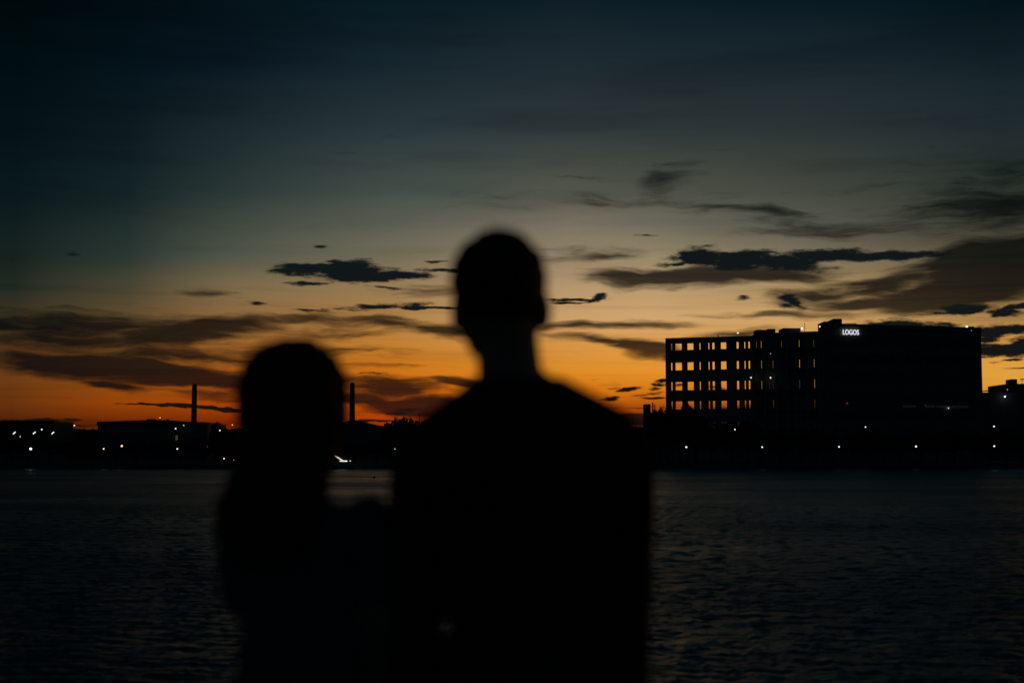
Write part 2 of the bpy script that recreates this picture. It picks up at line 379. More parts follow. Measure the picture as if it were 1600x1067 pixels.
for k, (rx, rz, h, n) in enumerate([(2.6, 2.2, 3.4, 2600), (3.4, 2.0, 3.0, 3200), (2.0, 2.8, 3.6, 2300), (3.0, 2.6, 3.8, 2900), (2.3, 1.7, 2.6, 1900)]):
    c_me = leaf_crown(100 + k, rx, rx, rz, n, .36); c_me.transform(Matrix.Translation((0, 0, h + rz*.35)))
    t_me = limb_mesh(200 + k, h, rx)
    c_me.materials.append(M['leaf'] if k % 2 else M['leaf2']); t_me.materials.append(M['bark'])
    zmax = max(v.co.z for v in c_me.vertices)
    PROTO.append((c_me, t_me, zmax, rx))
def tree(px, ytop, wpx, Y, k, label, group, name='tree', cat='tree'):
    c_me, t_me, zmax, rx = PROTO[k]
    top = Z(px, ytop, Y); base = BANKZ
    e = empty(name, (P(px, 700, Y).x, Y, base), label, cat, group, rz=(px * 1.37) % 6.28)
    sz = (top - base) / zmax; sx = (wpx / F * Y) / (2 * rx * .93)
    e.scale = (sx, sx, sz)
    for nm, me_ in (('crown', c_me), ('trunk', t_me)):
        o_ = bpy.data.objects.new(nm, me_); col.objects.link(o_); o_.parent = e
    return e

GT_R = 'trees along the far bank in front of the concrete buildings'
# right bank: black tree mass under the open-framed building
for px, yt, w, Y, k in [(1033,632,26,262,1),(1052,633,30,264,3),(1073,629,30,261,0)]:
    tree(px, yt, w, Y, k, {1033:'ragged dark tree with sky gaps just right of the blocky pillar', 1052:'low dark tree touching the lower left corner of the open-framed building', 1073:'round dark tree poking up before the lowest lit openings of the framed building'}[px], None)
for i, px in enumerate(range(1030, 1640, 27)):
    yt = 640 if px < 1100 else (656 if px < 1190 else 668 + (i*7) % 9)
    tree(px + (i*5) % 7, yt + (i*3) % 5, 40, 262 + (i*5) % 9, i % 5, 'unlit tree in the black row between riverside lamps and big buildings', GT_R)
# between the pillar and the couple, and behind the man
GT_M = 'trees on the skyline behind the couple'
for i, px in enumerate([900, 925, 948, 972, 992, 1003]):
    tree(px, 664 + (i*3) % 4, 34, 300 + i*3, (i+2) % 5, 'low unlit tree on the skyline behind the man, right of his shoulder', GT_M)
tree(630, 648, 36, 330, 1, 'spreading leafy tree on the skyline between the man and the right chimney', None)
tree(646, 654, 26, 333, 3, 'smaller leafy tree directly left of the thin pole on the skyline', None)
tree(606, 658, 18, 331, 4, 'lowest feathery tree at the left end of the skyline tree clump', None)
tree(680, 650, 26, 336, 2, 'narrow dark tree close to the left shoulder of the man', None)
tree(665, 655, 20, 334, 0, 'small dark tree directly right of the thin skyline pole', None)
for i, px in enumerate([700, 725, 752, 780, 810, 840, 870]):
    tree(px, 660 + i % 3, 34, 322, i % 5, 'tree hidden in darkness behind the man', 'trees hidden behind the man')
GT_L = 'trees on the left skyline'
tree(337, 657, 19, 318, 0, 'round crowned tree right of the long low building and its chimney', None)
for i, px in enumerate([352, 364, 377, 390]):
    tree(px, 667 + i % 2, 18, 322, (i+1) % 5, 'low dark tree on the skyline directly left of the woman', GT_L)
for i, px in enumerate([88, 98, 108, 119, 131, 143, 150]):
    tree(px, 670 - i % 3, 16, 345, (i) % 5, 'small dark tree on the skyline just left of the long low building', 'small trees left of the low building')
for i, px in enumerate(range(10, 600, 34)):
    tree(px, 683 + (i*5) % 9, 40, 258 + (i*3) % 5, (i+1) % 5, 'unlit shrubby tree low on the left bank below the skyline', 'unlit trees low on the left bank')
tree(5, 654.5, 10, 316, 4, 'tiny tree top above the left roof at the edge of the picture', None)
tree(19, 654.5, 10, 316, 2, 'second tiny tree top above the left roof', None)

# ------------------------------------------------------------------ open framed concrete building
A = P(1041, 700, 302).xy; B = P(1285, 700, 290).xy; C = P(1537.5, 700, 300).xy
def on_line(px, A, B):
    """plan point where the sight line through photo column px meets line AB"""
    t = (px - 800) * 1.0
    d = ray(px, 700); m = d.x / d.y
    dxy = B - A; s = (m * A.y - A.x) / (dxy.x - m * dxy.y)
    return A + dxy * s
ftop = Z(1110, 526.6, 299)
eb = empty('concrete_frame_building', (P(1160, 700, 297).x, 297, BANKZ), 'unfinished concrete frame building with sunset glowing through rows of empty openings', 'building')
nrm = Vector(((B - A).y, -(B - A).x)).normalized()        # towards the river
if nrm.y > 0: nrm = -nrm
def wall_strip(mb, p, q, th, z0, z1, z0b=None):
    n = Vector(((q - p).y, -(q - p).x)).normalized()
    if n.y > 0: n = -n
    pts = [p, q, q - n * th, p - n * th]
    mb.prism(pts, z0, z1)
OPEN = [(1049.1,1051.6),(1055.9,1066.6),(1074.8,1084.9),(1093.8,1096),(1107.8,1110),(1114,1118),(1127.5,1136.5),(1152.3,1156),(1164.4,1166.5),(1170.8,1173.6)]
SLIT = [(1183.4,1184.5),(1190.8,1192.1),(1203.2,1204.1),(1208.9,1210.0),(1222.6,1223.5),(1238.0,1238.9),(1250.5,1251.8),(1262.0,1262.8),(1273.7,1274.9)]
ROWS = [(535.7,546),(565.3,577.5),(596,609),(626.5,639),(659.5,668)]
def framed(mb, A, B, opens, Yref_rows, slit_rows=False, x0=1041, x1=1285, th=.5):
    edges = [x0]
    zr = Yref_rows
    # spandrels
    lv = [ftop] 
    for (zt, zb) in zr: lv += [zt, zb]
    lv.append(BANKZ)
    for i in range(0, len(lv), 2):
        wall_strip(mb, on_line(x0, A, B), on_line(x1, A, B), th, lv[i+1], lv[i])
    rj = random.Random(5)
    for (zt, zb) in zr:
        op = []
        for a, b in opens:      # the narrow shaft slots differ from storey to storey
            if b - a < 1.4:
                k_ = rj.uniform(.6, .92); b = a + (b - a) * k_
                if rj.random() < .12: continue
            op.append((a, b))
        xs_ = [x0] + [v for o_ in op for v in o_] + [x1]
        for j in range(0, len(xs_), 2):
            wall_strip(mb, on_line(xs_[j], A, B), on_line(xs_[j+1], A, B), th, zb, zt)
Ym = 299
rows_f = [(Z(1110, a, Ym), Z(1110, b, Ym)) for a, b in ROWS]
mb = MB(); framed(mb, A, B, OPEN + SLIT, rows_f); mb.build('front_wall', M['concrete'], eb)
off = -nrm * 8.0
A2, B2 = A + off, B + off
rows_b = [(Z(1110, a - .6, Ym + 8), Z(1110, b + .8, Ym + 8)) for a, b in ROWS]
mb = MB(); framed(mb, A2, B2, [(1047,1069.5),(1072.5,1088),(1092,1098.5),(1105.5,1119.5),(1125.5,1138.5),(1150.5,1157.5),(1162.5,1175.5),(1182.6,1186),(1189,1193.5),(1201.8,1205),(1207,1211.5),(1221,1225),(1236,1240.5),(1249,1253.5),(1260.5,1264),(1272,1277)], rows_b); mb.build('rear_wall', M['concrete'], eb)
for i in range(6):
    zz = ftop - .30 if i == 0 else (rows_f[i-1][1] + (rows_f[i][0] if i < 5 else BANKZ)) / 2 + .1
    if i == 5: zz = rows_f[4][1] - .8
    pts = [on_line(1042, A, B) - nrm*.5, on_line(1284, A, B) - nrm*.5, on_line(1284, A2, B2) , on_line(1042, A2, B2)]
    MB().prism(pts, zz - .28, zz).build('floor_slab', M['concrete'], eb)
for px in (1070.7, 1090, 1102, 1122, 1143.5, 1160, 1178, 1230, 1262):      # inner columns
    p = on_line(px, A + off * .5, B + off * .5)
    MB().box(p.x-.25, p.x+.25, p.y-.25, p.y+.25, BANKZ, ftop - .58).build('column', M['concrete'], eb)
# projecting floor edges and slim balcony columns on the right half
for i, (zt, zb) in enumerate(rows_f):
    mb = MB(); wall_strip(mb, on_line(1180, A, B) + nrm*1.0, on_line(1284.5, A, B) + nrm*1.0, .998, zb - .45, zb - .15); mb.build('floor_edge', M['concrete'], eb)
for px in (1181, 1198, 1216, 1233, 1246.5, 1264, 1283):
    p = on_line(px, A, B) + nrm * 1.2
    MB().box(p.x-.18, p.x+.18, p.y-.18, p.y+.18, BANKZ, ftop).build('balcony_column', M['concrete'], eb)
def roof_block(name, px0, px1, ytop, Yd, m, parent, depth=4, zb=None):
    x0, x1 = P(px0, ytop, Yd).x, P(px1, ytop, Yd).x
    return MB().box(x0, x1, Yd, Yd + depth, zb if zb is not None else ftop, Z((px0+px1)/2, ytop, Yd)).build(name, m, parent)
mb = MB(); wall_strip(mb, on_line(1182, A, B) - nrm*.7, on_line(1284.5, A, B) - nrm*.7, .35, ftop, Z(1268, 517.5, 291)); mb.build('parapet', M['concrete'], eb)
roof_block('stair_head', 1182, 1197.5, 515.3, 298, M['concrete'], eb)
roof_block('water_tank', 1199.5, 1211.5, 513.8, 297.4, M['steel'], eb, 3)
roof_block('roof_plant', 1212.3, 1218.5, 519.6, 297, M['steel'], eb, 2)
roof_block('stair_head', 1223.5, 1251, 512.6, 296, M['concrete'], eb, 5)
roof_block('roof_post', 1121.6, 1123.2, 523.8, 299.5, M['concrete'], eb, .4)
o = MB().tube([P(1257.3, 518, 294), P(1257.3, 504.5, 294)], .05, 6).build('mast', M['steel'], eb)
# interior work lamps seen inside the frame
def bulb(px, py, Y, r, m, label, group=None, name='lamp', post=0.0, cat='lamp'):
    p = P(px, py, Y)
    e = empty(name, (p.x, p.y, p.z - r), label, cat, group)
    MB().ell(p, r, 12, 8).build('bulb', m, e, True)
    MB().tube([p + Vector((0, 0, r*.8)), p + Vector((0, 0, r*1.5))], r*.55, 8).build('cap', M['steel'], e)
    MB().tube([p + Vector((0, 0, r*1.3)), p + Vector((0, .25, r*1.6)), p + Vector((0, .5, r*1.3))], .03, 6).build('bracket', M['steel'], e)
    if post: MB().tube([(p.x, p.y + .45, p.z + r), (p.x, p.y + .45, p.z - post)], .05, 6).build('post', M['steel'], e)
    return e

# ------------------------------------------------------------------ dark block with the lit sign
eo = empty('office_block', (P(1400, 700, 298).x, 298, BANKZ), 'large dark windowless-looking block carrying the small white lit rooftop sign', 'building')
ztop = Z(1340, 507, 292.2); dep = Vector((3, 30))
pts = [B + Vector((.05, 0)), C, C + Vector((3, 32)), B + Vector((8.5, 34))]
def c2(v): return (v.x, v.y)
MB().prism(pts, BANKZ, ztop).build('wall', M['wall'], eo)
nr2 = Vector(((C - B).y, -(C - B).x)).normalized()
if nr2.y > 0: nr2 = -nr2
mb = MB(); wall_strip(mb, B + nr2*.25, C + nr2*.25, .248, ztop - .9, ztop + .05); mb.build('cornice', M['concrete'], eo)
for i in range(6):
    z1 = ztop - 2.2 - i*3.9
    mb = MB(); wall_strip(mb, on_line(1300, B, C) + nr2*.06, on_line(1528, B, C) + nr2*.06, .058, z1 - 1.5, z1); w_ = mb.build('window', M['glass'], eo)
    mb = MB(); wall_strip(mb, on_line(1299.5, B, C) + nr2*.14, on_line(1528.5, B, C) + nr2*.14, .138, z1 - 1.66, z1 - 1.52); mb.build('sill', M['wall'], eo)
roof_block('stair_head', 1284.6, 1288, 512.5, 293, M['wall'], eo, 3, ztop - 1)
roof_block('lift_housing', 1287.5, 1302.5, 502.2, 293, M['wall'], eo, 6, ztop - 1)
roof_block('lift_tower', 1302.5, 1315.5, 498.0, 292.8, M['wall'], eo, 6, ztop - 1)
roof_block('plant_room', 1316, 1338.5, 505.6, 294, M['brick'], eo, 5, ztop - 1)
roof_block('plant_room', 1515, 1522, 510.0, 301, M['wall'], eo, 3, ztop - 1)
MB().tube([P(1281.5, 516, 293), P(1283.5, 507.5, 293)], .04, 6).build('mast', M['steel'], eo)
# ground-floor band of faintly lit panes
for a, b_2 in ((1411, 1432), (1446, 1462), (1464, 1486), (1488, 1514)):
    mb = MB(); wall_strip(mb, on_line(a, B, C) + nr2*.2, on_line(b_2, B, C) + nr2*.2, .1, Z(1460, 637, 297), Z(1460, 633.3, 297)); mb.build('lit_pane', M['dimwin'], eo)
# sign letters
tcv = bpy.data.curves.new('sign_text', 'FONT'); tcv.body = 'LOGOS'; tcv.extrude = .06; tcv.offset = .004; tcv.size = 1.0; tcv.space_character = 1.02
to = bpy.data.objects.new('tmp', tcv); col.objects.link(to)
dg = bpy.context.evaluated_depsgraph_get(); sme = bpy.data.meshes.new_from_object(to.evaluated_get(dg)); bpy.data.objects.remove(to)
xsv = [v.co.x for v in sme.vertices]; ysv = [v.co.y for v in sme.vertices]
pL, pR = on_line(1318.7, B, C) + nr2*.45, on_line(1343.8, B, C) + nr2*.45
zt_, zb_ = Z(1331, 515.2, 291.6), Z(1331, 523.2, 291.6)
for v in sme.vertices:
    u = (v.co.x - min(xsv)) / (max(xsv) - min(xsv)) if False else 0
mnx, mxx, mny, mxy = min(xsv), max(xsv), min(ysv), max(ysv)
for v in sme.vertices:
    u = (v.co.x - mnx) / (mxx - mnx); w = (v.co.y - mny) / (mxy - mny); p = pL + (pR - pL) * u + nr2 * (v.co.z)
    v.co = (p.x, p.y, zb_ + (zt_ - zb_) * w)
sg = link('sign', sme, M['sign'], eo); sg['label'] = 'white glowing rooftop letters reading LOGOS'
mb = MB(); wall_strip(mb, on_line(1317, B, C) + nr2*.34, on_line(1345.5, B, C) + nr2*.34, .08, zb_ - .25, zb_ - .1); wall_strip(mb, on_line(1317, B, C) + nr2*.34, on_line(1345.5, B, C) + nr2*.34, .08, zt_ - .5, zt_ - .35)
mb.build('sign_rail', M['steel'], eo)

# ------------------------------------------------------------------ far right building with sloping terrace roof
er = empty('terrace_building', (P(1590, 700, 335).x, 335, BANKZ), 'low dark building at the right edge with a thin sloping roof on posts', 'building')
zdeck = Z(1560, 613, 335)
def bx(px0, px1, yt, Y, dep_, zb, name, m, parent):
    return MB().box(P(px0, 700, Y).x, P(px1, 700, Y).x, Y, Y + dep_, zb, Z((px0 + px1)/2, yt, Y)).build(name, m, parent)
bx(1530, 1690, 613, 335, 20, BANKZ, 'wall', M['wall'], er)
bx(1577, 1690, 599.5, 336, 14, zdeck, 'upper_storey', M['wall'], er)
bx(1583.3, 1592.3, 592.3, 337, 4, zdeck + 1.5, 'stair_head', M['wall'], er)
mb = MB(); xa, xb = P(1543, 700, 335).x, P(1578, 700, 335).x
za, zb2 = Z(1543, 610.3, 335), Z(1578, 605.3, 335)
mb.add([(xa,335,za-.12),(xb,335,zb2-.3),(xb,341,zb2-.3),(xa,341,za-.12),(xa,335,za+.05),(xb,335,zb2+.1),(xb,341,zb2+.1),(xa,341,za+.05)],
       [(0,3,2,1),(4,5,6,7),(0,1,5,4),(1,2,6,5),(2,3,7,6),(3,0,4,7)]); mb.build('terrace_roof', M['roof'], er)
for px, yt in ((1548, 609.8), (1569.7, 606.8)):
    bx(px - .8, px + .8, yt, 335.3, .3, zdeck, 'post', M['steel'], er)
mb = MB(); mb.tube([P(1594, 592.6, 336.5), P(1640, 591, 336.5)], .12, 6)
for px in (1597, 1618, 1638): mb.tube([P(px, 592.3, 336.5), P(px, 600, 336.5)], .06, 6)
mb.build('roof_railing', M['steel'], er)

# ------------------------------------------------------------------ blocky pillar beside the frame building
ep = empty('concrete_tower', (P(1013, 700, 300).x, 300, BANKZ), 'narrow dark blocky tower standing free left of the open-framed building', 'tower')
bx(1008, 1017, 631.3, 300, 4, BANKZ, 'shaft', M['concrete'], ep)
bx(1006.8, 1008.9, 636, 300.4, 2, BANKZ, 'pier', M['concrete'], ep)
et = empty('steel_post', (P(1020.3, 700, 301).x, 301, BANKZ), 'thin upright post with side stubs between the blocky tower and the trees', 'post')
mb = MB(); mb.tube([(et.location.x, 301, BANKZ), (et.location.x, 301, Z(1020, 628.5, 301))], [.22, .12], 8); mb.build('pole', M['steel'], et)
mb = MB(); mb.tube([P(1018.7, 634, 300.9), P(1022.5, 634.8, 300.9)], .1, 6); mb.build('cross_arm', M['steel'], et)
MB().tube([P(1018.9, 643, 300.9), P(1022, 642.4, 300.9)], .1, 6).build('cross_arm', M['steel'], et)
et2 = empty('steel_post', (P(1023.6, 700, 303).x, 303, BANKZ), 'shorter thin post directly right of the taller thin post', 'post')
MB().tube([(et2.location.x, 303, BANKZ), (et2.location.x, 303, Z(1023.6, 630.5, 303))], [.12, .06], 8).build('pole', M['steel'], et2)

# ------------------------------------------------------------------ left bank buildings
el_ = empty('warehouse', (P(237, 700, 330).x, 330, BANKZ), 'long low warehouse with a gently arched roof in front of the left chimney', 'building')
def z_(px, py, Y): return Z(px, py, Y)
x0, x1 = P(152, 700, 330).x, P(323, 700, 330).x
MB().box(x0, x1, 330, 352, BANKZ, Z(200, 664, 330)).build('wall', M['wall'], el_)
prof = [(152,658.6),(180,658.0),(205,657.0),(225,656.2),(248,655.9),(270,656.6),(290,658.4),(323,659.6)]
ptsr = [(P(a, b, 330).x, P(a, b, 330).z) for a, b in prof]
mb = MB(); n = len(ptsr); zb0 = Z(200, 664, 330)
vs = [(x, 329.6, z) for x, z in ptsr] + [(x, 352.4, z) for x, z in ptsr] + [(x, 329.6, zb0 + .004) for x, z in ptsr] + [(x, 352.4, zb0 + .004) for x, z in ptsr]
fs = [(i, i+1, n+i+1, n+i) for i in range(n-1)] + [(2*n+i, 2*n+i+1, i+1, i) for i in range(n-1)] + [(n+i, n+i+1, 3*n+i+1, 3*n+i) for i in range(n-1)] + [(3*n+i, 3*n+i+1, 2*n+i+1, 2*n+i) for i in range(n-1)] + [(0, n, 3*n, 2*n), (2*n-1, n-1, 3*n-1, 4*n-1)]
mb.add(vs, fs).build('roof', M['roof'], el_)
for px in (231.5, 235.6, 241, 262): MB().tube([P(px, 656.4, 331), P(px, 654.6, 331)], [.3, .45], 8).build('roof_vent', M['steel'], el_)
for i in range(5):
    bx(176 + i*28, 190 + i*28, 684, 329.9, .15, BANKZ + .3, 'shutter_door', M['roof'], el_)
bx(321.6, 324.4, 659.6, 329.5, 1.5, BANKZ, 'corner_pier', M['concrete'], el_)
# chimneys
def chimney(pxc, ytop, w_top, w_bot, ybot, Y, label):
    e = empty('chimney', (P(pxc, 700, Y).x, Y, BANKZ), label, 'chimney', 'industrial chimneys on the left skyline')
    zt = Z(pxc, ytop, Y); zb = BANKZ; k = Y / F / 2
    slope = (w_bot - w_top) / (ybot - ytop); wb = w_top + slope * (HOR + 2 - ytop)
    c_ = Vector((P(pxc, 700, Y).x, Y, 0))
    MB().tube([c_ + Vector((0, 0, zb)), c_ + Vector((0, 0, zt))], [wb*k, w_top*k], 28).build('stack', M['concrete'], e, True)
    MB().tube([c_ + Vector((0, 0, zt - 1.2)), c_ + Vector((0, 0, zt + .3))], [w_top*k + .06, w_top*k - .25], 28).build('rim', M['concrete'], e)
    mb = MB()
    for sx in (-.25, .25): mb.tube([c_ + Vector((sx, -wb*k - .12, zb)), c_ + Vector((sx, -w_top*k - .12, zt))], .04, 5)
    mb.build('ladder', M['steel'], e)
    return e
chimney(302.3, 601, 7.6, 9.0, 661, 480, 'tall concrete chimney rising from behind the long low warehouse')
chimney(549.8, 598.8, 7.2, 9.2, 657, 490, 'tall tapered chimney on the skyline just right of the woman\'s head')
# pitched shed roof running down right of the second chimney
es = empty('shed', (P(560, 700, 400).x, 400, BANKZ), 'wide dark shed whose roof slopes down to the right below the right chimney', 'building')
x0, x1, x2 = P(490, 700, 400).x, P(552, 700, 400).x, P(615, 700, 400).x
mb = MB(); ze = Z(615, 668, 400); zr_ = Z(552, 655.6, 400)
mb.box(x0 + .3, x2 - .3, 400, 425, BANKZ, ze - .3); mb.build('wall', M['wall'], es)
mb = MB(); mb.add([(x0,399.6,ze-.28),(x2,399.6,ze-.28),(x1,399.6,zr_),(x0,425.4,ze-.28),(x2,425.4,ze-.28),(x1,425.4,zr_)], [(0,1,2),(5,4,3),(0,2,5,3),(1,4,5,2),(0,3,4,1)]); mb.build('roof', M['roof'], es)
# far left building group
eh = empty('riverside_house', (P(40, 700, 318).x, 318, BANKZ), 'dark flat-topped building at the left edge behind the tilted floodlights', 'building')
bx(-40, 83, 659.4, 318, 14, BANKZ, 'wall', M['wall'], eh)
mb = MB(); mb.box(P(-42, 700, 318).x, P(84, 700, 318).x, 317.6, 332.4, Z(40, 659.3, 318), Z(40, 657.2, 318)); mb.build('roof', M['roof'], eh)
for i in range(4): bx(8 + i*19, 18 + i*19, 672, 317.9, .1, BANKZ + 2.2, 'window', M['glass'], eh)
eg = empty('low_annex', (P(118, 700, 340).x, 340, BANKZ), 'low dark annex filling the gap between the left building and the warehouse', 'building')
bx(80, 153, 671, 350, 10, BANKZ, 'wall', M['wall'], eg)
bx(95, 120, 669.5, 352, 5, BANKZ + 3, 'stair_head', M['wall'], eg)
eg = empty('low_annex', (P(440, 700, 352).x, 352, BANKZ), 'low dark building behind the woman at skyline height', 'building')
bx(330, 500, 671, 352, 12, BANKZ, 'wall', M['wall'], eg)
bx(360, 400, 669.6, 355, 5, BANKZ + 3, 'roof_block', M['roof'], eg)
# low buildings filling the bank behind the man
eg = empty('low_annex', (P(800, 700, 352).x, 352, BANKZ), 'low dark building hidden behind the man', 'building')
bx(600, 1046, 667, 345, 12, BANKZ, 'wall', M['wall'], eg)
bx(700, 760, 665, 348, 5, BANKZ + 3, 'stair_head', M['wall'], eg)
# thin poles on skyline
for px, yt, lb in ((655, 646.5, 'thin tall pole on the skyline between two trees right of the right chimney'), (673, 648, 'thin pole near the left shoulder of the man'), (676.5, 648.5, 'shorter twin of the thin pole near the left shoulder of the man')):
    e = empty('pole', (P(px, 700, 338).x, 338, BANKZ), lb, 'pole')
    MB().tube([(e.location.x, 338, BANKZ), (e.location.x, 338, Z(px, yt, 338))], [.12, .07], 8).build('shaft', M['steel'], e)
    MB().tube([(e.location.x - .3, 338, Z(px, yt + 1.5, 338)), (e.location.x + .3, 338, Z(px, yt + 1.5, 338))], .05, 6).build('cross_arm', M['steel'], e)

# ------------------------------------------------------------------ lamps
def street_lamp(px, py, Y, r, m, label, group=None, base=BANKZ):
    r *= .62
    p = P(px, py, Y)
    e = empty('street_lamp', (p.x, p.y, base), label, 'street lamp', group)
    MB().tube([(p.x, p.y, base), (p.x, p.y, base + .25)], [.14, .1], 10).build('foot', M['steel'], e)
    MB().tube([(p.x, p.y, base + .2), (p.x, p.y, p.z - r * .9)], [.06, .045], 8).build('pole', M['steel'], e)
    MB().ell(p, r, 14, 10).build('globe', m, e, True)
    MB().tube([(p.x, p.y, p.z + r*.8), (p.x, p.y, p.z + r*1.25)], [r*.7, .03], 10).build('cap', M['steel'], e)
    return e
GL = 'globe lamps along the far riverside promenade'
pl = [(48,701,.30,'lampc','bright bluish riverside globe lamp below the left floodlights'),(162,701,.2,'lampw','white riverside globe lamp left of the orange lamp'),
 (277,701,.22,'lampw','white riverside globe lamp below the left chimney'),(504,700,.2,'lampw',None),(617,701,.2,'lampw','lone white riverside globe lamp between the woman and the man'),
 (731,700,.2,'lampw',None),(845,699.5,.2,'lampw',None),(959,699,.2,'lampw',None),
 (1072.3,698.3,.25,'lampw','first white riverside globe lamp right of the man'),(1191,698.3,.21,'lampw','white riverside globe lamp below the middle of the open-framed building'),
 (1311,697.8,.22,'lampw','white riverside globe lamp below the glowing sign'),(1431.3,697.3,.25,'lampw','bright white riverside globe lamp below the middle of the big dark block'),(1553.5,696.8,.23,'lampw','rightmost white riverside globe lamp near the edge of the picture')]
for px, py, r, m, lb in pl:
    street_lamp(px, py, 245, r, M[m], lb or 'riverside globe lamp hidden behind the couple', GL)
street_lamp(190.3, 696.6, 252, .27, M['lampo'], 'orange globe lamp on the left bank beside a white one')
street_lamp(274.5, 669.3, 300, .24, M['lampw'], 'white lamp high above the bank left of the left chimney')
street_lamp(116.2, 664.6, 300, .22, M['lampo'], 'orange-pink lamp above the skyline left of the warehouse')
street_lamp(65.2, 670.8, 300, .24, M['lampw'], 'round white lamp between the tilted floodlights')
street_lamp(31.5, 681.8, 290, .13, M['lampo'], 'tiny orange lamp below the left floodlight')
street_lamp(250, 652.6, 345, .17, M['lampo'], 'small orange light above the arched warehouse roof')
street_lamp(343.6, 672.3, 300, .23, M['lampw'], 'white lamp below the round tree right of the left chimney')
street_lamp(363, 663.6, 330, .19, M['lampo'], 'small orange light on the skyline next to the woman')
street_lamp(350, 716.2, 247, .17, M['lampo'], 'low orange-white light near the water left of the woman')
street_lamp(365.3, 718.6, 247, .11, M['lampo'], 'tiny amber light near the water touching the woman')
street_lamp(323.8, 697.5, 255, .16, M['red'], 'dim red lamp on the bank right of the left chimney')
street_lamp(1352.3, 667, 270, .19, M['lampw'], 'white lamp in front of the big dark block, above the riverside row')
street_lamp(1553.2, 666, 270, .24, M['lampw'], 'white lamp directly above the rightmost riverside lamp')
street_lamp(1148.3, 670.8, 256, .19, M['lampw'], 'white lamp low in front of the open-framed building')
street_lamp(1546, 678.5, 268, .14, M['dimy'], 'very dim yellowish lamp beside the right upper lamp')
bulb(1173.5, 590, 294.2, .14, M['lampw'], 'small white lamp on the concrete frame between two lit openings', 'work lamps on the frame building')
bulb(1204, 590, 292.6, .15, M['lampw'], 'small white lamp on a middle floor right of the glowing openings', 'work lamps on the frame building')
bulb(1204, 552.6, 292.6, .07, M['lampw2'], 'faint lamp on an upper floor above the right work lamp', 'work lamps on the frame building')
def roof_lamp(px, py, Y, r, m, label, zb):
    r *= .7
    p = P(px, py, Y); e = empty('roof_lamp', (p.x, p.y, zb), label, 'lamp', 'lamps on the roofs of the concrete buildings')
    MB().tube([(p.x, p.y, zb), (p.x, p.y, p.z - r*.8)], [.06, .04], 8).build('pole', M['steel'], e)
    MB().ell(p, (r, r*.8, r*.9), 14, 10).build('lantern', m, e, True)
    MB().tube([(p.x, p.y, p.z + r*.7), (p.x, p.y, p.z + r*1.1)], [r*.8, r*.3], 10).build('hood', M['steel'], e)
roof_lamp(1152.8, 520.2, 299.6, .26, M['lampw'], 'white lamp on the flat roof above the glowing openings', ftop)
roof_lamp(1253, 513.6, 294.0, .26, M['lampc'], 'white lamp right of the wide roof box of the framed building', ftop)
roof_lamp(1281.2, 510.2, 293.6, .26, M['lampw'], 'white lamp left of the stepped lift tower', ftop)
roof_lamp(1510.6, 510.8, 299.8, .30, M['lampc'], 'brightest roof lamp near the right end of the big dark block', ztop)
roof_lamp(1518.0, 516.4, 299.0, .08, M['lampw2'], 'faint light just right of the brightest roof lamp', ztop - 2)
bulb(1445.6, 633, 296.4, .12, M['dimy'], 'dim yellow lamp at the left end of the faint ground-floor band')
bulb(1482, 637.6, 297.4, .12, M['lampw2'], 'tiny yellow lamp in the middle of the faint ground-floor band')
bulb(1570.2, 619.4, 334.0, .17, M['lampc'], 'small bluish lamp below the sloping terrace roof')
bulb(1574, 608.6, 334.6, .09, M['lampw2'], 'tiny light under the high end of the terrace roof')
bulb(1323.8, 629.8, 291.2, .16, M['red'], 'dim reddish lamp on the wall of the big dark block')
# tilted floodlights at the far left
for px, lb in ((22.3, 'tilted white floodlight nearest the left edge'), (53.5, 'tilted white floodlight in the middle of the three'), (82.5, 'tilted white floodlight right of the other two')):
    p = P(px, 676.2, 300); e = empty('floodlight', (p.x, 300, BANKZ), lb, 'floodlight', 'three floodlights on the left bank')
    MB().tube([(p.x, 300.3, BANKZ), (p.x, 300.3, p.z - .2)], .08, 8).build('mast', M['steel'], e)
    mb = MB(); mb.box(-.32, .32, -.08, .08, -.07, .07); me_ = mb.mesh('lamp_panel')
    me_.transform(Matrix.Rotation(R(-42), 4, 'Y')); me_.transform(Matrix.Translation(p)); link('lamp_panel', me_, M['lampw'], e)
    mb = MB(); mb.box(-.46, .46, .11, .25, -.18, .18); me_ = mb.mesh('housing')
    me_.transform(Matrix.Rotation(R(-42), 4, 'Y')); me_.transform(Matrix.Translation(p)); link('housing', me_, M['steel'], e)
bulb(287, 664.3, 329.0, .12, M['lampw2'], 'faint light near the warehouse roof left of the chimney')
e = empty('lit_doorway', (P(275.5, 700, 329).x, 329, BANKZ), 'dim yellow upright lit strip on the warehouse wall between two lamps', 'lit strip')
bx(274.4, 275.2, 680, 329.2, .06, Z(275, 688, 329), 'tube', M['dimy'], e); bx(276.3, 277.0, 680.5, 329.2, .06, Z(275, 687, 329), 'tube', M['dimy'], e)

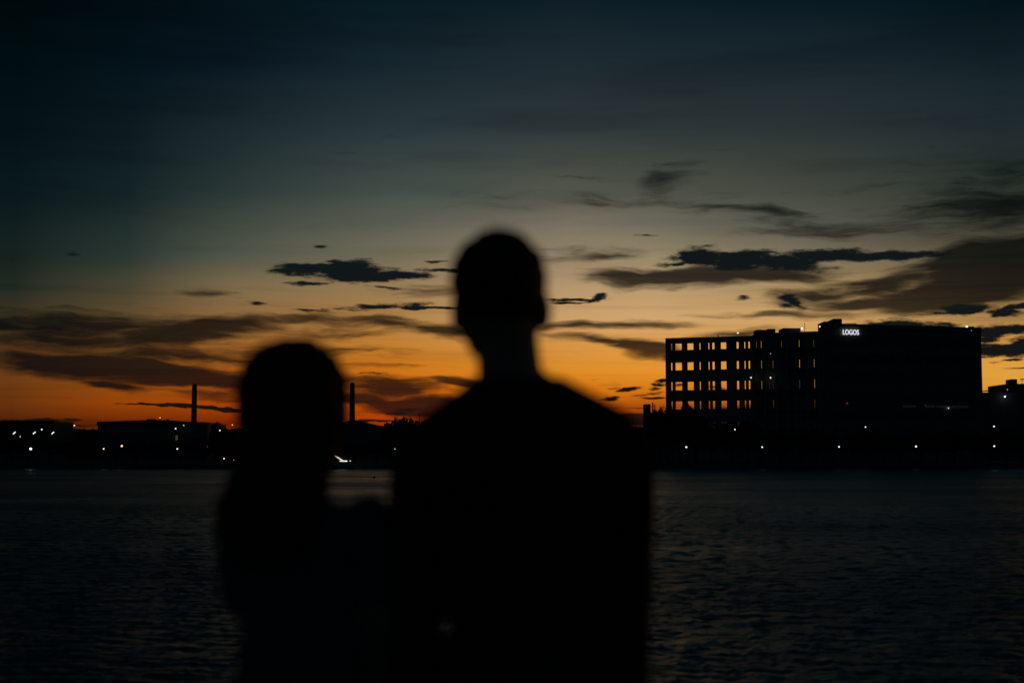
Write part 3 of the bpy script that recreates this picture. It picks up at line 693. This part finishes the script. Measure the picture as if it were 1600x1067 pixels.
# ------------------------------------------------------------------ moored boat with lit strips
pb = P(532, 720, 236)
ebt = empty('moored_boat', (pb.x, 236, 0), 'moored boat at the far bank with a bright curved strip of light along its bow', 'boat')
vs = []; fs = []; ns = 13
for i in range(ns):
    t = i/(ns-1); x = P(518 + 34*t, 720, 236).x
    w = 1.15 * math.sin(math.pi * min(1, .12 + .95*t) ) ** .5 if t < .98 else .7
    w = .08 + 1.1 * min(1, t*2.6) ** .7 * (1 if t < .8 else 1 - (t-.8)*1.2)
    sheer = .62 + 1.05 * max(0, 1 - t*2.4) ** 1.5
    for yy, z in ((-w, sheer), (-w*.72, .15), (-w*.3, -.25), (w*.3, -.25), (w*.72, .15), (w, sheer)):
        vs.append((x, 236 + yy, z))
for i in range(ns-1):
    for j in range(5): a = i*6 + j; fs.append((a, a+1, a+7, a+6))
    a = i*6; fs.append((a+5, a, a+6, a+11))
fs += [tuple(range(6)), tuple(range((ns-1)*6, ns*6))[::-1]]
mb = MB().add(vs, fs); mb.build('hull', M['redhull'], ebt)
mb = MB(); mb.tube([P(521.5, 710.6, 234.9), P(524.5, 712.6, 234.8), P(528, 714.8, 234.7), P(532, 717.2, 234.7), P(535.5, 718.6, 234.7)], [.03, .07, .14, .08, .04], 8); mb.build('bow_light_strip', M['tube'], ebt)
mb = MB(); mb.tube([P(530.5, 720.0, 234.6), P(542.5, 720.2, 234.6)], .08, 8); mb.build('side_light_strip', M['tube'], ebt)
mb = MB(); mb.tube([P(539, 714, 236.2), P(550, 714, 236.2)], .06, 6)
for px in (539.5, 544.5, 549.5): mb.tube([P(px, 714, 236.2), P(px, 722, 236.2)], .035, 6)
mb.build('canopy_frame', M['steel'], ebt)
bulb(547.3, 719.9, 234.6, .1, M['lampw2'], 'tiny pinkish light at the stern of the moored boat', post=.6)
# buoy on the water
pb = P(585.5, 746.5, 160); pb.z = 0
ebu = empty('buoy', (pb.x, 160*1.0, 0), 'small dark buoy floating on the lit water between the couple', 'buoy')
pY = 2.4 * F / (746.5 - HOR); xx = (585.5 - 800) / F * pY; ebu.location = (xx, pY, 0)
MB().tube([(xx, pY, -.2), (xx, pY, .06), (xx, pY, .16)], [.15, .16, .06], 14).build('float', M['redhull'], ebu)
MB().tube([(xx, pY, .15), (xx, pY, .26)], .03, 8).build('topmark', M['steel'], ebu)

# ------------------------------------------------------------------ people
DM = 2.61; KP = DM / F
def W(px, py, dy=0.0):
    p = P(px, py, DM); return Vector((p.x, DM + dy, p.z))
def remesh(mb, vox, sm=4, cut=None):
    me_ = mb.mesh('tmp'); o_ = bpy.data.objects.new('tmp', me_); col.objects.link(o_)
    m1 = o_.modifiers.new('r', 'REMESH'); m1.mode = 'VOXEL'; m1.voxel_size = vox
    m2 = o_.modifiers.new('s', 'SMOOTH'); m2.factor = .5; m2.iterations = sm
    dg_ = bpy.context.evaluated_depsgraph_get(); r_ = bpy.data.meshes.new_from_object(o_.evaluated_get(dg_))
    bpy.data.objects.remove(o_)
    if cut is not None:
        bm = bmesh.new(); bm.from_mesh(r_)
        dead = [v for v in bm.verts if cut(v.co)]
        bmesh.ops.delete(bm, geom=dead, context='VERTS'); bm.to_mesh(r_); bm.free()
    return r_
def cap(mb, a, ra, b, rb, g=0.0):
    """tapered limb between two joints, radii in photo pixels at the figure's distance"""
    A_ = W(*a); B_ = W(*b); ra = ra*KP + g; rb = rb*KP + g
    N = 7; pts = [A_.lerp(B_, i/(N-1)) for i in range(N)]; rs = [ra + (rb-ra)*i/(N-1) for i in range(N)]
    mb.tube(pts, rs, 16); mb.ell(A_, ra, 16, 10); mb.ell(B_, rb, 16, 10)
def el3(mb, c, rx, rz, ry, g=0.0):
    mb.ell(W(*c), (rx*KP + g, ry + g, rz*KP + g), 28, 18)
def hand(mb, wrist, dirv, side, spread=.018, curl=.35):
    """palm, four unequal bent fingers and a thumb, hanging from the wrist along dirv"""
    d = dirv.normalized(); s = side.normalized(); nrm_ = d.cross(s).normalized()
    palm = wrist + d * .05
    mb.tube([wrist - d*.01, wrist + d*.03, wrist + d*.075, wrist + d*.09], [.026, .030, .033, .028], 12)
    for i, (o_, ln) in enumerate(((-.027, .072), (-.009, .080), (.009, .075), (.027, .060))):
        b0 = wrist + d*.082 + s*o_; b1 = b0 + d*ln*.45 + nrm_*curl*.012; b2 = b1 + (d*.85 + nrm_*curl).normalized()*ln*.32; b3 = b2 + (d*.6 + nrm_*curl*1.6).normalized()*ln*.26
        mb.tube([b0 - d*.02, b1, b2, b3], [.0098, .0088, .0078, .0068], 8); mb.ell(b3, .0068, 8, 6); mb.ell(b1, .0088, 8, 6); mb.ell(b2, .0078, 8, 6)
    t0 = wrist + d*.03 - s*.026; t1 = t0 + (d*.6 - s*.7).normalized()*.035; t2 = t1 + (d*.95 - s*.2).normalized()*.028
    mb.tube([t0, t1, t2], [.013, .0105, .008], 8); mb.ell(t2, .008, 8, 6); mb.ell(t1, .0105, 8, 6)

GY = 1859.0    # row of the paving under the feet at the figures' distance
# --- the man
mx0 = W(815, GY).x
man = empty('person', (mx0, DM, 1.05), 'short-haired man in a dark top seen from behind, taller figure on the right', 'person', 'couple looking across the water')
def man_torso(mb, g=0.0, full=True):
    el3(mb, (815, 745, 0), 150, 95, .115, g); el3(mb, (815, 700, .005), 128, 72, .095, g); el3(mb, (812, 830, 0), 128, 130, .11, g)
    el3(mb, (828, 930, .005), 124, 110, .105, g); el3(mb, (824, 1040, 0), 134, 100, .115, g)
    cap(mb, (797, 612, 0), 46, (690, 684, 0), 40, g); cap(mb, (805, 608, 0), 46, (950, 684, 0), 46, g)
    el3(mb, (762, 875, 0), 78, 125, .095, g)
    cap(mb, (690, 688, 0), 46, (662, 712, 0), 46, g); cap(mb, (940, 688, 0), 48, (972, 712, 0), 46, g)
def man_uparm(mb, g=0.0, t=1.0):
    for a, b, ra, rb in (((659, 718, 0), (648, 935, .01), 44, 36), ((975, 716, 0), (976, 940, .01), 43, 37)):
        b2_ = tuple(a[i] + (b[i]-a[i])*t for i in range(3)); cap(mb, a, ra, b2_, ra + (rb-ra)*t, g)
mb = MB(); man_torso(mb); man_uparm(mb)
cap(mb, (648, 935, .01), 34, (628, 1120, -.02), 24); cap(mb, (976, 940, .01), 36, (974, 1130, -.02), 24)
cap(mb, (798, 605, 0), 52, (792, 520, .012), 49); cap(mb, (798, 575, 0), 46, (800, 626, 0), 66)                      # neck
# head: face turned slightly towards the woman
hc = W(779, 446, .01)
mb.ell(hc, (75*KP, .100, 84*KP), 28, 20)
mb.ell(W(779, 490, .03), (71*KP, .078, 66*KP), 24, 16); mb.ell(W(776, 532, .06), (50*KP, .05, 34*KP), 16, 10)
mb.ell(W(768, 486, .112), (9*KP, .018, 16*KP), 12, 8)                 # nose
mb.tube([W(754, 522, .098), W(782, 522, .098)], .007, 8)              # lips
mb.tube([W(738, 458, .088), W(796, 458, .09)], .009, 8)               # brow
for s, ex, ey in ((1, 853, 488), (-1, 709, 490)):
    mb.ell(W(ex, ey, .0), (10*KP if s > 0 else 5*KP, .018, 31*KP), 12, 12)
for s, hx in ((-1, 765), (1, 868)):
    cap(mb, (hx, 1080, 0), 74, (hx + s*6, 1470, .01), 46); cap(mb, (hx + s*6, 1470, .01), 46, (hx + s*8, 1790, -.02), 30)
    mb.ell(W(hx + s*10, 1832, .06), (.046, .13, .036), 18, 10)
for s, wx in ((-1, 628), (1, 974)):
    wpt = W(wx, 1122, -.02); hand(mb, wpt, Vector((0, .06, -1)), Vector((0, 1, 0)), curl=.45 * -s)
link('body', remesh(mb, .0062, 4), M['skin'], man, True)
mb = MB(); man_torso(mb, .007); cap(mb, (799, 585, 0), 50, (800, 630, 0), 68, .008); man_uparm(mb, .009, 1.0); cap(mb, (650, 935, .01), 36, (644, 1085, -.015), 32, .006); cap(mb, (976, 940, .01), 38, (975, 1085, -.015), 32, .006)
sc_ = remesh(mb, .010, 5, cut=lambda c_: c_.z < Z(800, 1100, DM) or (c_.z > Z(800, 588, DM)))
link('shirt', sc_, M['shirt'], man, True)
mb = MB()
el3(mb, (822, 1050, 0), 130, 66, .120, .008); el3(mb, (817, 1105, 0), 118, 62, .112, .008)
for s, hx in ((-1, 765), (1, 868)):
    cap(mb, (hx, 1080, 0), 74, (hx + s*6, 1470, .01), 52, .008); cap(mb, (hx + s*6, 1470, .01), 52, (hx + s*8, 1785, -.02), 44, .006)
link('trousers', remesh(mb, .012, 4), M['trousers'], man, True)
for s, hx in ((-1, 765), (1, 868)):
    mb = MB(); mb.ell(W(hx + s*10, 1834, .055), (.053, .145, .042), 20, 12); mb.ell(W(hx + s*9, 1812, -.02), (.05, .06, .05), 16, 10); link('shoe', remesh(mb, .01, 3, cut=lambda c_: c_.z < 1.056), M['shoe'], man, True)
# short hair cap with slightly uneven outline
mb = MB(); mb.ell(W(779, 444, -.004), (75*KP, .107, 85*KP), 30, 20); rr = random.Random(3)
for i in range(260):
    a = rr.uniform(0, 6.28); u = rr.uniform(-.1, 1); k = math.sqrt(1-u*u)
    mb.ell((W(779, 444, -.004).x + 73*KP*k*math.cos(a), W(778, 446, -.004).y + .099*k*math.sin(a), W(778, 444, 0).z + 83*KP*u), rr.uniform(.006, .011), 6, 5)
hz = W(778, 446, 0)
link('hair', remesh(mb, .006, 1, cut=lambda c_: c_.z < hz.z - .065 or (c_.y > hz.y + .045 and c_.z < hz.z + .03)), M['hair'], man, True)
for ex in (756, 784):
    MB().ell(W(ex, 470, .098), .0105, 12, 8).build('eye', M['eye'], man, True)

# --- the woman
wx0 = W(470, GY).x
wom = empty('person', (wx0, DM, 1.05), 'long-haired woman in slightly paler clothes seen from behind, shorter figure on the left', 'person', 'couple looking across the water')
def wom_torso(mb, g=0.0):
    el3(mb, (474, 850, 0), 98, 70, .095, g); el3(mb, (474, 930, 0), 90, 90, .088, g); el3(mb, (474, 1020, 0), 96, 80, .095, g)
    cap(mb, (462, 780, 0), 34, (390, 808, 0), 34, g); cap(mb, (466, 812, 0), 28, (560, 836, 0), 28, g)
mb = MB(); wom_torso(mb)
cap(mb, (384, 818, 0), 35, (400, 965, -.01), 29); cap(mb, (400, 965, -.01), 28, (440, 1035, .19), 20)
cap(mb, (577, 812, .0), 34, (586, 965, .0), 32); cap(mb, (586, 965, .0), 31, (584, 1110, .03), 22)
cap(mb, (462, 790, 0), 30, (460, 690, .01), 30)
mb.ell(W(460, 622, .012), (60*KP, .09, 76*KP), 26, 18); mb.ell(W(460, 668, .04), (46*KP, .066, 54*KP), 20, 14)
mb.ell(W(460, 654, .108), (7*KP, .015, 13*KP), 12, 8); mb.tube([W(449, 682, .098), W(471, 682, .098)], .006, 8)
for s in (-1, 1):
    cap(mb, (468 + s*42, 1130, 0), 66, (468 + s*36, 1490, .01), 42); cap(mb, (468 + s*36, 1490, .01), 41, (468 + s*34, 1800, -.015), 24)
    mb.ell(W(468 + s*35, 1836, .05), (.038, .11, .03), 16, 10); mb.ell(W(468 + s*58, 655, .01), (.006, .014, .026), 10, 8)
el3(mb, (468, 1100, 0), 105, 70, .11)
hand(mb, W(440, 1035, .20), Vector((.8, .6, -.1)), Vector((0, .3, 1)), curl=.5)
hand(mb, W(584, 1112, .03), Vector((0, .08, -1)), Vector((0, 1, 0)), curl=-.4)
link('body', remesh(mb, .006, 4), M['skin'], wom, True)
mb = MB(); wom_torso(mb, .008)
cap(mb, (379, 814, 0), 39, (387, 920, -.01), 38, .006); cap(mb, (577, 806, 0), 32, (584, 920, 0), 37, .004)
el3(mb, (468, 1100, 0), 108, 80, .12, .008); cap(mb, (468, 1090, 0), 104, (468, 1440, 0), 138, .0)
link('dress', remesh(mb, .010, 5, cut=lambda c_: c_.z < Z(470, 1500, DM)), M['dress'], wom, True)
for s in (-1, 1):
    mb = MB(); mb.ell(W(468 + s*35, 1842, .05), (.042, .12, .02), 18, 10); link('shoe', remesh(mb, .008, 2, cut=lambda c_: c_.z < 1.056), M['shoe'], wom, True)
# long straight hair falling over the shoulders
mb = MB()
el3(mb, (462, 612, -.005), 78, 86, .118)
def slab(cy, cx, hw, dep, dy):   # one ring of the hair fall
    el3(mb, (cx, cy, dy), hw, 42, dep)
for cy, cx, hw, dep, dy in ((594,462,77,.114,-.006),(640,462,82,.117,-.012),(680,460,82,.107,-.02),(715,454,82,.087,-.045),(750,444,80,.07,-.07),(785,434,83,.06,-.085),(815,430,80,.052,-.09),(838,438,70,.045,-.092)):
    slab(cy, cx, hw, dep, dy)
rr = random.Random(9)
for i in range(150):
    a = rr.uniform(-1, 1); x = 455 + a*68; zt = 590 + abs(a)*30
    y = -.02 - .095*math.sqrt(max(0, 1 - a*a*.9))
    jit = rr.uniform(-3, 3)
    mb.tube([W(x*.96 + 18, zt, y*.6), W(x + jit, 690, y*.85), W(x - 8 + jit, 770, -.055 + y*.45), W(x - 12 + jit*2, 850 - abs(a)*34 + rr.uniform(-14, 18), -.06 + y*.4)], [.006, .008, .008, .003], 6)
for i in range(110):      # loose locks around the outline
    th = rr.uniform(-.35, math.pi + .35); sx_, sz_ = 77*math.cos(th), 84*math.sin(th)
    x, z = 460 + sx_, 614 - sz_; o_ = rr.uniform(-2, 10)
    x2 = 460 + (sx_ + rr.uniform(4, 14)*(1 if sx_ > 0 else -1)); z2 = z + rr.uniform(20, 70)
    mb.tube([W(x*.97 + 14, z + 6, -.02), W(x + o_*(1 if sx_ > 0 else -1), z - o_ + 6, -.025), W(min(max(x2, 366), 552), z2, -.03)], [.006, .007, .0035], 6)
wz = W(459, 640, 0)
link('hair', remesh(mb, .0062, 1, cut=lambda c_: c_.y > wz.y + .05 and c_.z < wz.z + .055), M['hair2'], wom, True)
for ex in (448, 472):
    MB().ell(W(ex, 640, .094), .0098, 12, 8).build('eye', M['eye'], wom, True)
